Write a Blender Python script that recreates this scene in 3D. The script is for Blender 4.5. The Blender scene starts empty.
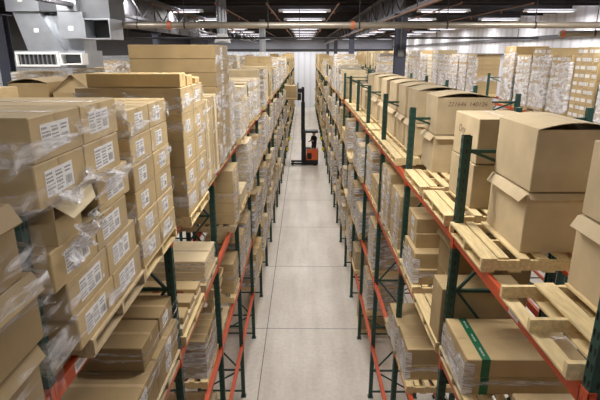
import bpy, math, random
from mathutils import Vector, Matrix
from mathutils.bvhtree import BVHTree
R = random.Random(11)
PI = math.pi
SC = bpy.context.scene
COL = SC.collection

# ------------------------------------------------------------------ materials
def new_mat(name):
    m = bpy.data.materials.new(name); m.use_nodes = True
    nt = m.node_tree
    return m, nt, nt.nodes['Principled BSDF']
def srgb(r, g, b):
    f = lambda c: ((c/255+0.055)/1.055)**2.4 if c > 10 else c/255/12.92
    return (f(r), f(g), f(b), 1)
def ramp(nt, a, b, p0=0.0, p1=1.0):
    r = nt.nodes.new('ShaderNodeValToRGB')
    r.color_ramp.elements[0].color = a; r.color_ramp.elements[0].position = p0
    r.color_ramp.elements[1].color = b; r.color_ramp.elements[1].position = p1
    return r
def noise(nt, scale, detail=3, vec=None, stretch=None, coord='Object'):
    n = nt.nodes.new('ShaderNodeTexNoise'); n.inputs['Scale'].default_value = scale
    n.inputs['Detail'].default_value = detail
    tc = nt.nodes.new('ShaderNodeTexCoord')
    src = tc.outputs[coord]
    if coord == 'World':
        pass
    if stretch:
        mp = nt.nodes.new('ShaderNodeMapping'); mp.inputs['Scale'].default_value = stretch
        nt.links.new(src, mp.inputs[0]); src = mp.outputs[0]
    nt.links.new(src, n.inputs['Vector'])
    return n
def flat(name, col, rough=.6, metal=0, var=.12, sc=6, stretch=None, bump=0):
    m, nt, b = new_mat(name)
    n = noise(nt, sc, 4, stretch=stretch)
    lo = tuple(c*(1-var) for c in col[:3])+(1,); hi = tuple(min(1, c*(1+var)) for c in col[:3])+(1,)
    r = ramp(nt, lo, hi, .3, .7)
    nt.links.new(n.outputs['Fac'], r.inputs[0]); nt.links.new(r.outputs[0], b.inputs['Base Color'])
    b.inputs['Roughness'].default_value = rough; b.inputs['Metallic'].default_value = metal
    if bump:
        bp = nt.nodes.new('ShaderNodeBump'); bp.inputs['Strength'].default_value = bump; bp.inputs['Distance'].default_value = .01
        nt.links.new(n.outputs['Fac'], bp.inputs['Height']); nt.links.new(bp.outputs[0], b.inputs['Normal'])
    return m
def cardboard(name, col):
    m, nt, b = new_mat(name)
    n1 = noise(nt, 3.0, 5); n2 = noise(nt, 60, 2, stretch=(1, 1, 9))
    oi = nt.nodes.new('ShaderNodeObjectInfo')
    lo = tuple(c*.86 for c in col[:3])+(1,); hi = tuple(min(1, c*1.10) for c in col[:3])+(1,)
    r = ramp(nt, lo, hi, .3, .7); nt.links.new(n1.outputs['Fac'], r.inputs[0])
    mp = nt.nodes.new('ShaderNodeMapRange'); mp.inputs['To Min'].default_value = .9; mp.inputs['To Max'].default_value = 1.1
    nt.links.new(oi.outputs['Random'], mp.inputs['Value'])
    hs = nt.nodes.new('ShaderNodeHueSaturation')
    nt.links.new(mp.outputs[0], hs.inputs['Value']); nt.links.new(r.outputs[0], hs.inputs['Color'])
    nt.links.new(hs.outputs[0], b.inputs['Base Color'])
    b.inputs['Roughness'].default_value = .75
    bp = nt.nodes.new('ShaderNodeBump'); bp.inputs['Strength'].default_value = .12; bp.inputs['Distance'].default_value = .004
    nt.links.new(n2.outputs['Fac'], bp.inputs['Height']); nt.links.new(bp.outputs[0], b.inputs['Normal'])
    return m
M = {}
M['tan'] = cardboard('cardboard_tan', srgb(182, 159, 116))
M['pale'] = cardboard('cardboard_pale', srgb(207, 190, 153))
M['brown'] = cardboard('cardboard_brown', srgb(156, 133, 92))
M['kraft'] = cardboard('cardboard_kraft', srgb(188, 168, 132))
M['golden'] = cardboard('cardboard_golden', srgb(208, 180, 124))
M['tape'] = flat('packing_tape', srgb(176, 152, 116), .3)
M['seam'] = flat('box_seam', srgb(120, 90, 58), .8)
M['box_shade'] = flat('box_inside_shade', srgb(112, 86, 58), .9)
M['redprint'] = flat('red_print', srgb(165, 95, 75), .8)
M['label'] = flat('label_paper', srgb(226, 226, 224), .5, var=.03)
M['ink'] = flat('label_ink', srgb(128, 123, 122), .7)
M['marker'] = flat('marker_ink', srgb(105, 82, 60), .8)
M['wood'] = flat('pallet_wood', srgb(219, 196, 146), .75, var=.16, sc=5, stretch=(6, 1, 6), bump=.3)
M['wood_old'] = flat('pallet_wood_weathered', srgb(186, 166, 130), .85, var=.2, sc=5, stretch=(6, 1, 6), bump=.3)
M['green'] = flat('green_steel', srgb(34, 70, 60), .45, 0, .1, 4)
M['orange'] = flat('orange_steel', srgb(196, 82, 44), .45, 0, .1, 4)
M['yellow'] = flat('yellow_plate', srgb(235, 215, 30), .5, var=.03)
M['column'] = flat('column_paint', srgb(72, 76, 92), .55, 0, .08, 2)
M['girder'] = flat('girder_paint', srgb(88, 88, 94), .6, 0, .08, 2)
M['darksteel'] = flat('dark_steel', srgb(52, 50, 52), .6, .2, .1, 3)
M['pipe'] = flat('sprinkler_pipe', srgb(150, 142, 128), .4, .4, .1, 3)
M['rustpipe'] = flat('branch_pipe', srgb(120, 84, 66), .5, .2, .1, 3)
M['copper'] = flat('orange_fitting', srgb(196, 110, 76), .5, .2, .1, 3)
M['galv'] = flat('galvanised_sheet', srgb(168, 172, 178), .38, .65, .12, 3)
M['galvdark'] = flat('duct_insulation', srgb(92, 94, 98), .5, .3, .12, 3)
M['inner_shade'] = flat('inner_shade_paint', srgb(44, 42, 42), .7)  # near-black that paints shade inside posts, grille and duct mouth
M['white'] = flat('white_metal', srgb(228, 228, 226), .5, var=.03)
M['black'] = flat('black_steel', srgb(24, 24, 27), .5, .1)
M['truck'] = flat('truck_orange', srgb(214, 98, 46), .4)
M['rubber'] = flat('rubber', srgb(30, 30, 30), .8)
M['cloth'] = flat('dark_cloth', srgb(30, 30, 36), .9)
M['trouser'] = flat('trouser_cloth', srgb(42, 42, 50), .9)
M['skin'] = flat('skin', srgb(196, 140, 112), .6)
M['strap'] = flat('green_tape', srgb(28, 98, 66), .4, var=.05)
M['grey'] = flat('grey_plastic', srgb(120, 120, 120), .6)
# stretch film
def film_mat(name='stretch_film', lo=.15, hi=.85, p0=.38, p1=.66):
    m = bpy.data.materials.new(name); m.use_nodes = True; nt = m.node_tree; nt.nodes.clear()
    out = nt.nodes.new('ShaderNodeOutputMaterial'); tr = nt.nodes.new('ShaderNodeBsdfTransparent')
    pr = nt.nodes.new('ShaderNodeBsdfPrincipled'); pr.inputs['Base Color'].default_value = (.86, .86, .88, 1)
    pr.inputs['Roughness'].default_value = .22
    mix = nt.nodes.new('ShaderNodeMixShader')
    n = noise(nt, 3.2, 7, stretch=(1, 1, 3.5)); n.inputs['Distortion'].default_value = 1.2
    r = ramp(nt, (lo, lo, lo, 1), (hi, hi, hi, 1), p0, p1)
    nt.links.new(n.outputs['Fac'], r.inputs[0]); nt.links.new(r.outputs[0], mix.inputs['Fac'])
    n2 = noise(nt, 14, 5, stretch=(1, 1, 2.5))
    bp = nt.nodes.new('ShaderNodeBump'); bp.inputs['Strength'].default_value = .8; bp.inputs['Distance'].default_value = .03
    nt.links.new(n2.outputs['Fac'], bp.inputs['Height']); nt.links.new(bp.outputs[0], pr.inputs['Normal'])
    nt.links.new(tr.outputs[0], mix.inputs[1]); nt.links.new(pr.outputs[0], mix.inputs[2])
    nt.links.new(mix.outputs[0], out.inputs[0])
    return m
M['film'] = film_mat()
M['clearfilm'] = film_mat('clear_film', .04, .75, .47, .72)  # noise streaks of white paint the highlights on the clear film
def emit(name, col, s):
    m, nt, b = new_mat(name)
    b.inputs['Emission Color'].default_value = col; b.inputs['Emission Strength'].default_value = s
    return m
M['lamp'] = emit('lamp_tube', (.95, .93, 1, 1), 2.6)

# ------------------------------------------------------------------ mesh builder
class MB:
    def __init__(s): s.v = []; s.f = []; s.m = []; s.mats = []
    def mi(s, name):
        if name not in s.mats: s.mats.append(name)
        return s.mats.index(name)
    def face(s, pts, mat):
        i = len(s.v); s.v += [tuple(p) for p in pts]; s.f.append(tuple(range(i, i+len(pts)))); s.m.append(s.mi(mat))
    def hexa(s, c, mat, mats6=None):     # 8 corners: bottom 4 ccw, top 4 ccw
        i = len(s.v); s.v += [tuple(p) for p in c]
        fs = [(3, 2, 1, 0), (4, 5, 6, 7), (0, 1, 5, 4), (1, 2, 6, 5), (2, 3, 7, 6), (3, 0, 4, 7)]
        for k, q in enumerate(fs):
            s.f.append(tuple(i+a for a in q)); s.m.append(s.mi(mats6[k] if mats6 else mat))
    def box(s, x0, x1, y0, y1, z0, z1, mat):
        s.hexa([(x0, y0, z0), (x1, y0, z0), (x1, y1, z0), (x0, y1, z0), (x0, y0, z1), (x1, y0, z1), (x1, y1, z1), (x0, y1, z1)], mat)
    def bar(s, p, q, w, h, mat, up=(0, 0, 1)):
        p = Vector(p); q = Vector(q); d = (q-p).normalized(); u = Vector(up)
        if abs(d.dot(u)) > .95: u = Vector((1, 0, 0))
        a = d.cross(u).normalized(); b = a.cross(d).normalized(); a = a*w/2; b = b*h/2
        s.hexa([p-a-b, p+a-b, q+a-b, q-a-b, p-a+b, p+a+b, q+a+b, q-a+b], mat)
    def tube(s, p, q, r, mat, n=10, r2=None):
        p = Vector(p); q = Vector(q); d = (q-p).normalized(); u = Vector((0, 0, 1)) if abs(d.z) < .9 else Vector((1, 0, 0))
        a = d.cross(u).normalized(); b = a.cross(d); r2 = r if r2 is None else r2
        i = len(s.v)
        for k in range(n):
            t = 2*PI*k/n; s.v.append(tuple(p+(a*math.cos(t)+b*math.sin(t))*r))
        for k in range(n):
            t = 2*PI*k/n; s.v.append(tuple(q+(a*math.cos(t)+b*math.sin(t))*r2))
        mi = s.mi(mat)
        for k in range(n):
            k2 = (k+1) % n; s.f.append((i+k, i+n+k, i+n+k2, i+k2)); s.m.append(mi)
        s.f.append(tuple(range(i, i+n))); s.m.append(mi)
        s.f.append(tuple(range(i+2*n-1, i+n-1, -1))); s.m.append(mi)
    def cbox(s, x0, x1, y0, y1, z0, z1, c, mat, skip_top=False):   # chamfered box
        P = []
        for z, e in ((z0, c), (z0+c, 0), (z1-c, 0), (z1, c)):
            ex = e
            ring = [(x0+c+ (0), y0+ex), (x1-c, y0+ex), (x1-ex, y0+c), (x1-ex, y1-c), (x1-c, y1-ex), (x0+c, y1-ex), (x0+ex, y1-c), (x0+ex, y0+c)]
            P.append([(a, b, z) for a, b in ring])
        i = len(s.v)
        for r_ in P: s.v += r_
        mi = s.mi(mat)
        for l in range(3):
            for k in range(8):
                k2 = (k+1) % 8
                s.f.append((i+l*8+k, i+l*8+k2, i+(l+1)*8+k2, i+(l+1)*8+k)); s.m.append(mi)
        s.f.append(tuple(i+7-k for k in range(8))); s.m.append(mi)
        if not skip_top: s.f.append(tuple(i+24+k for k in range(8))); s.m.append(mi)
    def mesh(s, name):
        me = bpy.data.meshes.new(name); me.from_pydata(s.v, [], s.f)
        for n in s.mats: me.materials.append(M[n])
        me.polygons.foreach_set('material_index', s.m); me.update()
        return me
    def build(s, name, parent=None, loc=(0, 0, 0), rz=0):
        return put(name, s.mesh(name), parent, loc, rz)
def put(name, me, parent=None, loc=(0, 0, 0), rz=0):
    o = bpy.data.objects.new(name, me); COL.objects.link(o); o.location = loc; o.rotation_euler = (0, 0, rz)
    if parent is not None: o.parent = parent
    return o
def tag(o, label=None, cat=None, group=None, kind=None):
    if label: o['label'] = label
    if cat: o['category'] = cat
    if group: o['group'] = group
    if kind: o['kind'] = kind
    return o
def empty(name, loc=(0, 0, 0), rz=0):
    return put(name, None, None, loc, rz)

# ------------------------------------------------------------------ camera
F, TH, H, YAW = 479.09, .299, 8.078, -.009
cam = bpy.data.cameras.new('camera'); co = put('camera', cam, None, (0, 0, H))
co.rotation_euler = (PI/2-TH, 0, -YAW); cam.sensor_width = 36; cam.lens = F/600*36; cam.clip_end = 300
SC.camera = co
def ray(x, y):
    a = (x-300)/F; b = (y-200)/F
    D = math.cos(TH)-b*math.sin(TH); dz = math.sin(TH)+b*math.cos(TH)
    c, s = math.cos(YAW), math.sin(YAW)
    return Vector((a*c+D*s, -a*s+D*c, -dz)).normalized()

# ------------------------------------------------------------------ layout numbers
BT = [1.45, 3.09, 4.71, 6.23]          # beam tops
PH = .13                               # pallet height
DECK = [0+PH] + [b+PH for b in BT]     # where loads stand on each level
LEV = ['floor level', 'lowest shelf', 'second shelf', 'third shelf', 'top shelf']
def PY(k): return 9.834+2.515*k        # upright positions along the aisle
K0, K1 = -4, 24
PT = 7.285
ROWS = {  # name: (aisle-side X, other X, sign towards own aisle)
 'L1': (-1.475, -2.545, 1), 'L2': (-4.10, -3.03, -1), 'L3': (-7.20, -8.27, 1),
 'R1': (1.636, 2.706, -1), 'R2': (4.29, 3.22, 1), 'R3': (7.40, 8.47, -1)}
RNAME = {'L1': 'left rack', 'R1': 'right rack', 'L2': 'second left rack', 'L3': 'farthest left rack', 'R2': 'second right rack', 'R3': 'farthest right rack'}
ORD = 'first second third fourth fifth sixth seventh eighth ninth tenth eleventh twelfth thirteenth fourteenth fifteenth sixteenth seventeenth eighteenth nineteenth twentieth twenty-first twenty-second twenty-third twenty-fourth twenty-fifth twenty-sixth twenty-seventh twenty-eighth'.split()

# ------------------------------------------------------------------ room shell
def concrete_floor():
    m, nt, b = new_mat('concrete_floor')
    n1 = noise(nt, .55, 6); n2 = noise(nt, 9, 6); n3 = noise(nt, .9, 5, stretch=(2.2, .25, 1))
    r1 = ramp(nt, srgb(214, 206, 193), srgb(232, 226, 214), .3, .7)
    nt.links.new(n1.outputs['Fac'], r1.inputs[0])
    r2 = ramp(nt, (.90, .90, .90, 1), (1.0, 1.0, 1.0, 1), .35, .6); nt.links.new(n2.outputs['Fac'], r2.inputs[0])
    r3 = ramp(nt, (.86, .85, .84, 1), (1, 1, 1, 1), .38, .58); nt.links.new(n3.outputs['Fac'], r3.inputs[0])
    mx = nt.nodes.new('ShaderNodeMix'); mx.data_type = 'RGBA'; mx.blend_type = 'MULTIPLY'; mx.inputs[0].default_value = 1
    nt.links.new(r1.outputs[0], mx.inputs[6]); nt.links.new(r2.outputs[0], mx.inputs[7])
    mx2 = nt.nodes.new('ShaderNodeMix'); mx2.data_type = 'RGBA'; mx2.blend_type = 'MULTIPLY'; mx2.inputs[0].default_value = 1
    nt.links.new(mx.outputs[2], mx2.inputs[6]); nt.links.new(r3.outputs[0], mx2.inputs[7])
    nt.links.new(mx2.outputs[2], b.inputs['Base Color']); b.inputs['Roughness'].default_value = .38
    return m
M['floor'] = concrete_floor()
M['joint'] = flat('floor_joint', srgb(120, 114, 108), .9)
def deck_mat(name, a, b_, scale, axis='X'):
    m, nt, b = new_mat(name)
    w = nt.nodes.new('ShaderNodeTexWave'); w.bands_direction = axis; w.inputs['Scale'].default_value = scale; w.inputs['Distortion'].default_value = 0
    tc = nt.nodes.new('ShaderNodeTexCoord'); nt.links.new(tc.outputs['Object'], w.inputs['Vector'])
    r = ramp(nt, a, b_, .05, .3); nt.links.new(w.outputs['Fac'], r.inputs[0]); nt.links.new(r.outputs[0], b.inputs['Base Color'])
    bp = nt.nodes.new('ShaderNodeBump'); bp.inputs['Distance'].default_value = .03; bp.inputs['Strength'].default_value = .6
    nt.links.new(w.outputs['Fac'], bp.inputs['Height']); nt.links.new(bp.outputs[0], b.inputs['Normal'])
    b.inputs['Roughness'].default_value = .55
    return m
M['deck'] = deck_mat('roof_deck', srgb(84, 82, 90), srgb(122, 120, 130), 1.6, 'Y')
M['wallsheet'] = deck_mat('wall_sheet_side', srgb(206, 208, 214), srgb(224, 226, 232), .35, 'Y')
M['wallfar'] = deck_mat('wall_sheet_far', srgb(214, 217, 226), srgb(228, 231, 240), .35, 'X')
M['wallband'] = flat('wall_upper_band', srgb(140, 142, 152), .6)
def block_mat():
    m, nt, b = new_mat('painted_block')
    br = nt.nodes.new('ShaderNodeTexBrick'); tc = nt.nodes.new('ShaderNodeTexCoord'); mp = nt.nodes.new('ShaderNodeMapping')
    mp.inputs['Rotation'].default_value = (0, -PI/2, PI/2)
    sp = nt.nodes.new('ShaderNodeSeparateXYZ'); cb = nt.nodes.new('ShaderNodeCombineXYZ')
    nt.links.new(tc.outputs['Object'], sp.inputs[0]); nt.links.new(sp.outputs['Y'], cb.inputs['X']); nt.links.new(sp.outputs['Z'], cb.inputs['Y'])
    nt.links.new(cb.outputs[0], br.inputs['Vector'])
    br.inputs['Scale'].default_value = 1; br.inputs['Brick Width'].default_value = .8; br.inputs['Row Height'].default_value = .4
    br.inputs['Mortar Size'].default_value = .012
    br.inputs['Color1'].default_value = srgb(178, 182, 186); br.inputs['Color2'].default_value = srgb(200, 204, 208); br.inputs['Mortar'].default_value = srgb(140, 142, 146)
    nt.links.new(br.outputs['Color'], b.inputs['Base Color']); b.inputs['Roughness'].default_value = .7
    return m
M['block'] = block_mat()
XL, XR, YN, YF, ZC = -17.0, 13.2, -9.0, 75.0, 10.3
b = MB(); b.box(XL, XR, YN, YF, -.2, 0, 'floor')
for jx in (-1.12, 3.5, 8.1, -5.7, -10.3): b.box(jx-.012, jx+.012, YN, YF, 0, .0015, 'joint')
y = 8.4
while y < YF: b.box(XL, XR, y-.012, y+.012, 0, .001, 'joint'); y += 4.45
tag(b.build('floor'), kind='structure')
b = MB(); b.box(XL, XR, YN, YF, ZC, ZC+.2, 'deck'); tag(b.build('ceiling'), kind='structure')
b = MB(); b.box(XR, XR+.2, YN, YF, 0, ZC, 'wallsheet'); tag(b.build('wall_right'), kind='structure')
b = MB(); b.box(XL-.2, XL, YN, YF, 0, 7.8, 'block'); b.box(XL-.2, XL, YN, YF, 7.8, ZC, 'darksteel'); tag(b.build('wall_left'), kind='structure')  # upper dark band paints the unlit space above the block wall
b = MB(); b.box(XL, XR, YF, YF+.2, 0, 8.15, 'wallfar'); b.box(XL, XR, YF, YF+.2, 8.15, ZC, 'wallband'); tag(b.build('wall_far'), kind='structure')
b = MB(); b.box(XL, XR, YN-.2, YN, 0, ZC, 'column'); tag(b.build('wall_near'), kind='structure')
b = MB(); b.box(XL, XR, YF-.18, YF, 8.25, 8.55, 'darksteel'); tag(b.build('trim_1'), kind='structure')
b = MB(); b.box(XR-.16, XR, YN, YF, 8.75, 8.95, 'girder'); tag(b.build('trim_2'), kind='structure')
b = MB(); b.box(XR-.2, XR, YN, YF, 7.9, 8.0, 'girder'); tag(b.build('trim_3'), kind='structure')

# ------------------------------------------------------------------ racks
def post_mesh(detailed, h=PT):
    """column: open C of 76 x 70 mm, punched down the front and both sides"""
    b = MB(); w = .044; d = .036; step = .0508*(1 if detailed else 999)
    if not detailed:
        b.box(-w, w, -d, d, .012, h, 'green')
    else:
        t = .004
        def face(fn, wd, cols):          # strip of punched cells; fn maps (u, z) to 3D
            n = int((h-.02)/.1016*1); cell = (h-.02)/n
            for i in range(n):
                z0 = .012+i*cell; z1 = z0+cell
                edges = [-wd+2*wd*j/cols for j in range(cols+1)]
                for j in range(cols):
                    a0, a1 = edges[j], edges[j+1]; ac = (a0+a1)/2; hw = min(.011, (a1-a0)*.3)
                    zc = (z0+z1)/2; hh = .024
                    ring = [(ac-hw*.6, zc-hh), (ac+hw*.6, zc-hh), (ac+hw, zc+hh*.5), (ac+hw*.7, zc+hh), (ac-hw*.7, zc+hh), (ac-hw, zc+hh*.5)]
                    o_ = [(a0, z0), (a1, z0), (a1, zc+hh*.5), (a1, z1), (a0, z1), (a0, zc+hh*.5)]
                    for q in range(6):
                        q2 = (q+1) % 6
                        b.face([fn(*o_[q]), fn(*o_[q2]), fn(*ring[q2]), fn(*ring[q])], 'green')
                        r1, r2 = ring[q], ring[q2]
        face(lambda u, z: (w, u, z), d, 2)
        face(lambda u, z: (-u, d, z), w, 1)
        face(lambda u, z: (u, -d, z), w, 1)
        b.box(-w, -w+.006, -d, -d+.016, .012, h, 'green'); b.box(-w, -w+.006, d-.016, d, .012, h, 'green')
        b.box(-w+.008, w-.005, -d+.005, -d+.007, .012, h-.002, 'inner_shade')  # dark liners paint the shade seen through the punched holes
        b.box(-w+.008, w-.005, d-.007, d-.005, .012, h-.002, 'inner_shade')
        b.box(w-.008, w-.006, -d+.008, d-.008, .012, h-.002, 'inner_shade')
    b.box(-w-.02, w+.02, -d-.03, d+.03, 0, .012, 'green')
    return b.mesh('upright_post')
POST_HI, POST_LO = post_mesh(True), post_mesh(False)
def lattice_mesh():
    b = MB(); L = 1.07-.088
    zs = [.15, .75, 1.95, 3.15, 4.35, 5.55, 6.75, 7.12]
    for i, z in enumerate(zs):
        if i != 6: b.bar((.036, 0, z), (1.07-.036, 0, z), .035, .035, 'green')
    for i in range(7):
        p, q = (.06, 1.01) if i % 2 else (1.01, .06)
        if i < 6: b.bar((p, 0, zs[i]), (q, 0, zs[i+1]), .03, .03, 'green')
    b.bar((1.01, 0, 6.75), (.06, 0, 7.12), .03, .03, 'green')
    return b.mesh('brace_lattice')
LAT = lattice_mesh()
def beam_mesh(L=2.515-.072, stub=False):
    b = MB(); h = .10
    # step beam: closed box with a lower inner ledge, end connectors
    b.box(.018, .042, 0, L, -h, 0, 'orange'); b.box(-.03, .018, 0, L, -h, -.03, 'orange')
    for y0 in (-.0, L-.008):
        b.box(.0, .05, y0, y0+.008, -h-.06, .03, 'orange')
        b.box(.044, .05, y0-.034 if y0 <= 0 else y0, y0+.008 if y0 <= 0 else y0+.042, -h-.06, .03, 'orange')
    return b.mesh('load_beam')
BEAM = beam_mesh()
def make_rack(key, label):
    xf, xb, sgn = ROWS[key]
    root = tag(empty('pallet_rack', (xf, PY(K0), 0)), label, 'rack', 'green and orange pallet racks along the aisles')
    d = 1.07
    near = key in ('L1', 'R1')
    lv = [0, 1, 2, 3]
    rest = MB()
    # shelf depth runs away from the row's own aisle: local x = -sgn * depth
    def loc(dep, k, z=0): return (-sgn*dep, PY(k)-PY(K0), z)
    for k in range(K0, K1+1):
        hi = near and k <= 5
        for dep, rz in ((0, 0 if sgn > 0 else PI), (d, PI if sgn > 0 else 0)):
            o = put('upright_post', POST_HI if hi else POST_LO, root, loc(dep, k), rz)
        o = put('brace_lattice', LAT, root, loc(0, k), PI if sgn > 0 else 0)
    nb = 0
    for k in range(K0, K1):
        for l in ([3, 2, 1, 0]):
            for dep in (0, d):
                if k < 8:
                    flip = (dep == 0) == (sgn > 0)
                    o = put('load_beam', BEAM, root, (-sgn*dep, PY(k)-PY(K0)+(.036 if flip else 2.515-.036), BT[l]), 0 if flip else PI)
                    if near and dep == 0 and l == 3 and k in (-3,):
                        lb = MB(); yy = {'L1': .22, 'R1': .62}[key]
                        if not flip: yy = 2.443-1.0
                        lb.box(.0425, .0435, yy, yy+.17, -.085, -.012, 'label')
                        for q in range(8): lb.box(.0435, .0438, yy+.02+q*.016, yy+.028+q*.016, -.07, -.03, 'ink')
                        tag(lb.build('paper_placard', o), 'white paper placard with a barcode')
                else:
                    x0 = -sgn*dep
                    rest.box(x0-.03, x0+.03, PY(k)-PY(K0)+.037, PY(k+1)-PY(K0)-.037, BT[l]-.10, BT[l], 'orange')
    tag(rest.build('load_beam', root), kind='stuff')
    return root
RK = {}
RK['L1'] = make_rack('L1', 'long green and orange pallet rack directly left of the main aisle')
RK['R1'] = make_rack('R1', 'long green and orange pallet rack directly right of the main aisle')
RK['L2'] = make_rack('L2', 'pallet rack standing back to back behind the left aisle rack')
RK['R2'] = make_rack('R2', 'pallet rack standing back to back behind the right aisle rack')
RK['L3'] = make_rack('L3', 'farthest left pallet rack, nearest the grey block wall')
RK['R3'] = make_rack('R3', 'farthest right pallet rack, nearest the white wall')
for key, xs, sg in (('L1', -1.475, 1), ('R1', 1.636, -1)):
    for k in (11, 13, 24):
        for z in (.62,):
            b = MB(); b.box(.0 if sg > 0 else -.20, .20 if sg > 0 else 0, -.004, .004, 0, .26, 'yellow')
            tag(b.build('aisle_marker', RK[key], (sg*.05, PY(k)-PY(K0)-.05, z)), 'small yellow marker plate')

# ------------------------------------------------------------------ item lists
BOXES = []     # dict(x,y,z, lx,ly,lz, rz, tone, style, face, key, names...)
PALS = []
FILMS = []
def add_box(x, y, z, lx, ly, lz, rz=0, tone='tan', style='plain', label=None, face=0, key='L1', desc='', **kw):
    BOXES.append(dict(x=x, y=y, z=z, lx=lx, ly=ly, lz=lz, rz=rz, tone=tone, style=style, label=label, face=face, key=key, desc=desc, **kw))
def pal(x, y, z, lx=1.2, ly=1.02, key='', desc='', tone='wood', rz=0, forced=False, **kw):
    PALS.append(dict(x=x, y=y, z=z, lx=lx, ly=ly, key=key, desc=desc, tone=tone, rz=rz, forced=forced, **kw))
def bayname(key, y):
    k = int((y-PY(K0))//2.515)
    half = 'near' if (y-PY(k+K0)) < 1.26 else 'far'
    return half, ORD[max(0, min(27, k))]
COLN = ['near', 'middle', 'far']
def stack(key, lvl, xa, xb, y0, y1, z0, nz, h, ny=2, nx=1, tone='tan', label=None, film=None, offs=None, jit=.006, style='plain', pallet=True, pw=None, look=None, gap=.008, drop=0, topmiss=False, palx=None):
    """boxes from the aisle-side plane xa to xb, between y0 and y1"""
    sg = ROWS[key][2]
    half, bay = bayname(key, (y0+y1)/2)
    where = f"{half} pallet, {LEV[lvl]}, {RNAME[key]}, {bay} bay"
    x_lo, x_hi = min(xa, xb), max(xa, xb)
    dx = (x_hi-x_lo)/nx; dy = (y1-y0)/ny
    for l in range(nz):
        o = offs[l] if offs else (R.uniform(-jit, jit), R.uniform(-jit, jit))
        for i in range(nx):
            for j in range(ny):
                if l == nz-1 and drop and j < drop and nz > 1: continue
                if l == nz-1 and topmiss and i != (nx-1 if sg > 0 else 0): continue
                aisle = (i == nx-1) if sg > 0 else (i == 0)
                col = '' if ny == 1 else COLN[j if ny == 3 else (0 if j == 0 else 2 if j == ny-1 else 1)] + ' side'
                dd = ('top layer' if l == nz-1 else 'bottom layer' if l == 0 else ORD[l]+' layer')
                lk = look or {'tan': 'tan', 'pale': 'pale', 'brown': 'brown', 'kraft': 'tan', 'golden': 'golden'}[tone]
                rowd = '' if nx == 1 else ('' if aisle else 'rear')
                ds = ' '.join(f"{lk} {rowd} box, {dd} {col}, {where}".replace(' ,', ',').split())
                add_box(x_lo+dx*(i+.5)+o[0], y0+dy*(j+.5)+o[1], z0+l*h, dx-gap, dy-gap, h-.001,
                        0, tone, style, label if aisle else None, sg, key, ds)
    if pallet:
        cx = (xa+xb)/2 if palx is None else palx
        pal(cx, (y0+y1)/2 if pw is None else pw, z0-PH, min(1.2, x_hi-x_lo+.03), 1.02, key, where, R.choice(['wood', 'wood', 'wood_old']))
    if film:
        ox = max([abs(o[0]) for o in offs]) if offs else jit
        oy = max([abs(o[1]) for o in offs]) if offs else jit
        FILMS.append(dict(x=(xa+xb)/2, y=(y0+y1)/2, z=z0, lx=x_hi-x_lo+2*ox+.03, ly=y1-y0+2*oy+.03, lz=nz*h, kind=film, desc=where, key=key))
OCC = set()
def occ(key, lvl, *slots):
    for s in slots: OCC.add((key, lvl, s))
# slot index: s = 2*(k-K0) + half

# ---- left rack, top shelf, from near to far -----------------------------
T = DECK[4]
occ('L1', 4, *range(0, 8)); occ('L1', 3, *range(0, 8)); occ('L1', 2, 4, 5, 6, 7, 8, 9); occ('L1', 1, 4, 5, 6, 7, 8, 9); occ('L1', 0, *range(0, 9))
# crumpled pile at the left picture edge
stack('L1', 4, -1.30, -2.3, .95, 2.08, T, 3, .36, 1, 1, 'brown', film='torn', offs=[(-.03, -.02), (.01, 0), (.0, -.06)], look='torn', pallet=True, style='flare')
offs = [(.0, .165), (.0, .14), (-.0, .12), (.0, .0), (.0, .05), (0, 0)]
offs = [(.0, .17), (.0, .12), (.0, .0), (.0, .10), (.0, -.02), (0, 0)]
stack('L1', 4, -1.33, -2.40, 2.30, 3.42, T, 6, .236, 2, 1, 'tan', label='big', film='bands', offs=offs, pw=3.10)
tb = BOXES[-6]; tb['style'] = 'open_side'; tb['label'] = None; tb['desc'] = 'torn-open tan box, dark inside showing, nearest wrapped stack on the left'
stack('L1', 4, -1.33, -1.98, 3.62, 4.66, T, 6, .217, 2, 1, 'tan', label='small', film='bands', pallet=False)
pal(-1.87, 4.17, BT[3], 1.08, 1.02, key='L1', desc='under the second wrapped stack from the camera, left top shelf')
stack('L1', 4, -1.25, -2.33, 4.93, 5.98, T, 5, .275, 2, 1, 'tan', label='small', film='bands')
for i, (yy, zz) in enumerate(((5.20, 0), (5.48, 0))):
    add_box(-1.73-.05*i, yy-.12+.02*i, T+5*.275, .95+.1*i, .24, .14-.03*i, 0, 'golden', 'plain', None, 1, 'L1', ['long golden carton lying across wrapped stack left of aisle, nearer one', 'long golden carton lying across wrapped stack left of aisle, farther one'][i])
add_box(-1.7, 5.75, T+5*.275, .9, .2, .07, 0, 'golden', 'plain', None, 1, 'L1', 'thin golden carton behind the two long golden cartons')
# upright narrow panels bundled under film
for i in range(7):
    yy = 6.12+i*.155; hh = [1.13, 1.1, 1.12, 1.08, 1.13, 1.12, 1.14][i]
    add_box(-1.80, yy+.06, T, 1.0, .10, hh, 0, ['tan', 'kraft', 'pale', 'tan', 'kraft', 'brown', 'pale'][i], 'plain', None, 1, 'L1',
            f"narrow upright carton standing on edge, {ORD[i]} of seven, left rack top shelf")
pal(-1.95, 6.62, BT[3], key='L1', desc='under the seven upright cartons on the left top shelf')
FILMS.append(dict(x=-1.80, y=6.65, z=T, lx=1.06, ly=1.14, lz=1.12, kind='bands', desc='around seven upright cartons, left rack top shelf', key='L1'))
stack('L1', 4, -1.33, -2.62, 7.42, 8.68, T, 9, .203, 1, 1, 'brown', film='side', look='long brown', label='small')
stack('L1', 4, -1.40, -2.4, 8.86, 9.72, T, 6, .2, 2, 1, 'kraft', film='full', label='small')
T3 = DECK[3]
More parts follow.
